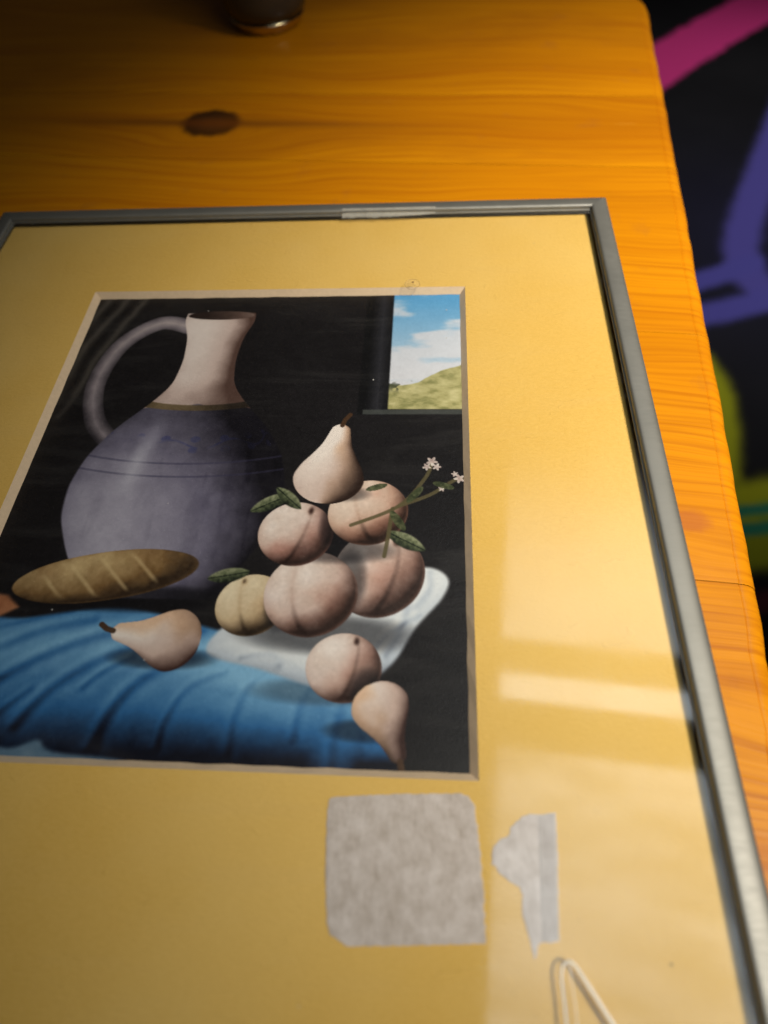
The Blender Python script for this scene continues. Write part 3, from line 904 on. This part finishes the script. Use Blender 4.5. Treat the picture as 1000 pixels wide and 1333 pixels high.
# ------------------------------------------------------------------ tape on the glass
GZ = .2135
MZ = .0008           # the scraps are stuck to the card, under the glass
def tape_piece(name, outline, th, label, jag, seed):
    r = np.random.RandomState(seed)
    P = []
    mm = len(outline)
    for i in range(mm):
        a = np.array(outline[i]); b = np.array(outline[(i + 1) % mm])
        L = np.hypot(*(b - a)); k = max(1, int(L / .07))
        nn = np.array([-(b-a)[1], (b-a)[0]]) / (L + 1e-9)
        for q in range(k):
            jg = jag * (2.6 if (a[0] > 13.8 and b[0] > 13.8 and a[0] < 14.5) else 1.0)
            P.append(tuple(a + (b - a) * q / k + nn * r.uniform(-1, 1) * jg))
    k = len(P)
    cx = sum(p[0] for p in P) / k; cy = sum(p[1] for p in P) / k
    V = [(x, y, MZ) for x, y in P] + [(x, y, MZ + th * .75) for x, y in P] + [(cx + (x-cx)*.985, cy + (y-cy)*.985, MZ + th) for x, y in P]
    F = []
    for i in range(k):
        j = (i + 1) % k
        F += [(i, j, k + j, k + i), (k + i, k + j, 2*k + j, 2*k + i)]
    F.append(tuple(range(2 * k, 3 * k)))
    o = obj(name, V, F, TAPE, origin=(cx, cy, MZ))
    return tag(o, label, 'tape', 'masking tape scraps on the golden mat')
BIG = [(10.647,-17.644),(10.668,-17.562),(10.759,-17.512),(12.220,-17.400),(13.590,-17.339),(13.753,-17.390),(13.874,-17.542),(13.945,-17.978),(13.986,-18.476),(14.016,-19.064),(14.037,-19.612),(14.037,-20.110),
       (12.626,-20.211),(11.246,-20.292),(10.911,-20.110),(10.830,-19.896),(10.789,-19.622),(10.688,-18.780),(10.637,-17.877)]
SMALL = [(15.295,-17.694),(15.640,-17.644),(15.620,-18.283),(15.559,-19.135),(15.488,-20.008),(15.336,-20.039),(15.204,-20.018),(15.062,-20.079),(15.031,-20.252),(14.980,-20.333),(14.960,-20.201),(14.909,-19.937),(14.838,-19.765),(14.808,-19.592),(14.788,-19.440),
         (14.818,-19.237),(14.788,-19.095),(14.635,-19.034),(14.443,-18.932),(14.321,-18.821),(14.240,-18.699),(14.219,-18.486),(14.260,-18.354),(14.361,-18.263),(14.524,-18.192),(14.595,-18.141),(14.646,-17.989),(14.767,-17.867),(14.909,-17.755),(15.082,-17.694)]
t1 = tape_piece('masking_tape', BIG, .024, 'large squarish scrap of beige masking tape below the print', .010, 1)
t2 = tape_piece('masking_tape', SMALL, .018, 'small torn scrap of beige masking tape with a ragged edge', .014, 2)
V = [(15.254,-17.725,MZ+.0182),(15.615,-17.674,MZ+.0182),(15.478,-19.978,MZ+.0182),(15.153,-20.028,MZ+.0182),
     (15.285,-17.755,MZ+.026),(15.589,-17.704,MZ+.026),(15.457,-19.947,MZ+.026),(15.183,-19.998,MZ+.026)]
F = [(3,2,1,0),(4,5,6,7),(0,1,5,4),(1,2,6,5),(2,3,7,6),(3,0,4,7)]
cx, cy = ORIGIN.get('x', (0, 0))
TAPE2 = tape_material((0.38, 0.325, 0.30, 1), (0.57, 0.52, 0.505, 1))
fold = obj('folded_strip', V, F, TAPE2, origin=(0, 0, 0))
fold.parent = t2
fold.matrix_parent_inverse = Matrix.Translation(-t2.location)
fix_normals(fold); fix_normals(t1); fix_normals(t2)

# clear tape over the inner lip of the far rail
CT = clear_plastic('yellowed clear tape', (.72, .70, .62), .24, .3)
V = []; F = []
xs = np.linspace(9.15, 12.9, 46)
r = np.random.RandomState(4)
sec = [(4.335, .432), (4.32, .432), (4.30, .428), (4.275, .38), (4.24, .31), (4.16, .262), (4.08, .235), (4.0, .222)]
for i, x in enumerate(xs):
    fade = 1.0 if x < 11 else 1 - (x - 11) / 3.2
    for k, (y, z) in enumerate(sec):
        yy = y if k < 4 else 4.275 + (y - 4.275) * fade * r.uniform(.75, 1.05)
        V.append((x, yy, z + r.uniform(0, .008)))
m = len(sec)
for i in range(len(xs) - 1):
    for k in range(m - 1):
        F.append((i*m+k, i*m+k+1, (i+1)*m+k+1, (i+1)*m+k))
ct = obj('clear_tape', V, F, CT, origin=(11, 4.2, .3), smooth=True)
md = ct.modifiers.new('thickness', 'SOLIDIFY'); md.thickness = .0001; md.offset = 1
tag(ct, 'strip of yellowed clear tape over the lip of the far rail', 'tape')

# little clear dot with a brown fleck above the print
dot = empty('clear_dot', (12.08, -.12, GZ))
tag(dot, 'tiny clear round dot with a brown fleck above the print', 'sticker')
DM = clear_plastic('clear dot', (.70, .55, .36), .06, .2)
V, F = lathe([(.26, GZ), (.26, GZ + .012), (.24, GZ + .02), (.02, GZ + .022)], 12.08, -.12, 40)
obj('disc', V, F, DM, dot, smooth=True, sharp=40)
V, F = tube([(12.08 + .27*math.cos(a), -.12 + .27*math.sin(a), GZ + .012) for a in np.linspace(0, 2*math.pi, 48, endpoint=False)], .012, 6, True)
obj('rim', V, F, clear_plastic('dot rim', (.40, .27, .12), .30, .3), dot, smooth=True)
V, F = lathe([(.015, GZ + .0225), (.045, GZ + .03), (.03, GZ + .05), (.008, GZ + .056)], 12.10, -.03, 9)
obj('fleck', V, F, simple('brown fleck', (.10, .05, .02), .8), dot)

# pale thin loop, a tube laid on the glass at the near edge
LM, nt_, b_, o_ = new_mat('pale glossy')
b_.inputs['Base Color'].default_value = (1, .94, .84, 1)
b_.inputs['Roughness'].default_value = .3
b_.inputs['Transmission Weight'].default_value = .0
gg = N(nt_); gg.bump(gg.noise(gg.coord(), 400, 2), .15, .0003, b_)
loop_pts = [(15.46,-21.5),(15.45,-21.02),(15.43,-20.62),(15.47,-20.42),(15.58,-20.325),(15.70,-20.37),(15.86,-20.59),(16.09,-20.93),(16.38,-21.37),(16.62,-21.85),(16.66,-22.4),(16.4,-22.9),(15.95,-23.0),(15.62,-22.7),(15.50,-22.1)]
lp = catmull(loop_pts, 8, True)
cz = GZ + .032
curve = empty('pale_loop', (15.9, -21.6, GZ))
tag(curve, 'pale thin loop lying on the glass at the near edge', 'curve')
V, F = tube([(x, y, cz) for x, y in lp], [.024 + .018 * max(0, min(1, (x - 15.55) / .35)) for x, y in lp], 10, True)
obj('curve', V, F, LM, curve, smooth=True)
V, F = tube([(x, y, cz - .018) for x, y in catmull([(15.62,-20.37),(15.615,-20.55),(15.64,-20.8),(15.66,-21.2),(15.64,-21.9),(15.60,-22.62)], 6, False)], .011, 8)
obj('inner_curve', V, F, LM, curve, smooth=True)

# ------------------------------------------------------------------ the metal cup at the far side
GX, GY = 2.45, 27.3
cup = empty('metal_cup', (GX, GY, TZ))
tag(cup, 'dark glossy cup with a brassy foot standing on the table behind the frame', 'cup')
tg, tn, tb, to_ = new_mat('dark glazed body')
g_ = N(tn)
cn = g_.noise(g_.coord(), 90, 4)
g_.link(g_.mix(cn, (.030, .031, .026, 1), (.050, .050, .042, 1)), tb.inputs['Base Color'])
g_.link(g_.mapr(cn, .3, .7, .10, .22), tb.inputs['Roughness'])
br, bn, bb, bo_ = new_mat('worn brass')
g_ = N(bn)
bb.inputs['Metallic'].default_value = 1.0
cn = g_.noise(g_.coord(), 160, 4)
g_.link(g_.mix(cn, (.45, .36, .20, 1), (.80, .68, .42, 1)), bb.inputs['Base Color'])
g_.link(g_.mapr(cn, .3, .7, .12, .26), bb.inputs['Roughness'])
g_.bump(g_.noise(g_.coord(), 180, 2), .4, .001, bb)
outer = [(.3, TZ + .62), (1.9, TZ + .62), (2.22, TZ + .66), (2.40, TZ + .86), (2.53, TZ + 1.16), (2.60, TZ + 1.5), (2.63, TZ + 2.1), (2.64, TZ + 4), (2.66, TZ + 8.4),
         (2.74, TZ + 8.5), (2.76, TZ + 8.62), (2.70, TZ + 8.7), (2.54, TZ + 8.66), (2.50, TZ + 8.4), (2.48, TZ + 3), (2.40, TZ + 1.9), (2.0, TZ + 1.2), (1.2, TZ + 1.0), (.2, TZ + .98)]
V, F = lathe(outer, GX, GY, 96)
fix_normals(obj('bowl', V, F, tg, cup, smooth=True, sharp=50))
V, F = lathe([(.3, TZ + .10), (1.6, TZ + .08), (1.75, TZ + .001), (1.95, TZ + .02), (2.06, TZ + .10), (2.10, TZ + .20), (2.14, TZ + .30), (2.22, TZ + .40), (2.28, TZ + .50), (2.28, TZ + .58), (2.20, TZ + .652), (.3, TZ + .615)], GX, GY, 96)
fix_normals(obj('foot', V, F, br, cup, smooth=True, sharp=60))
hp = catmull([(GX-2.62, GY+.2, TZ+7.4), (GX-3.7, GY+.35, TZ+7.6), (GX-4.4, GY+.5, TZ+6.2), (GX-4.2, GY+.5, TZ+4.4), (GX-3.4, GY+.4, TZ+3.2), (GX-2.62, GY+.25, TZ+3.0)], 6, False)
V, F = tube(hp, .22, 10)
obj('handle', V, F, tg, cup, smooth=True)
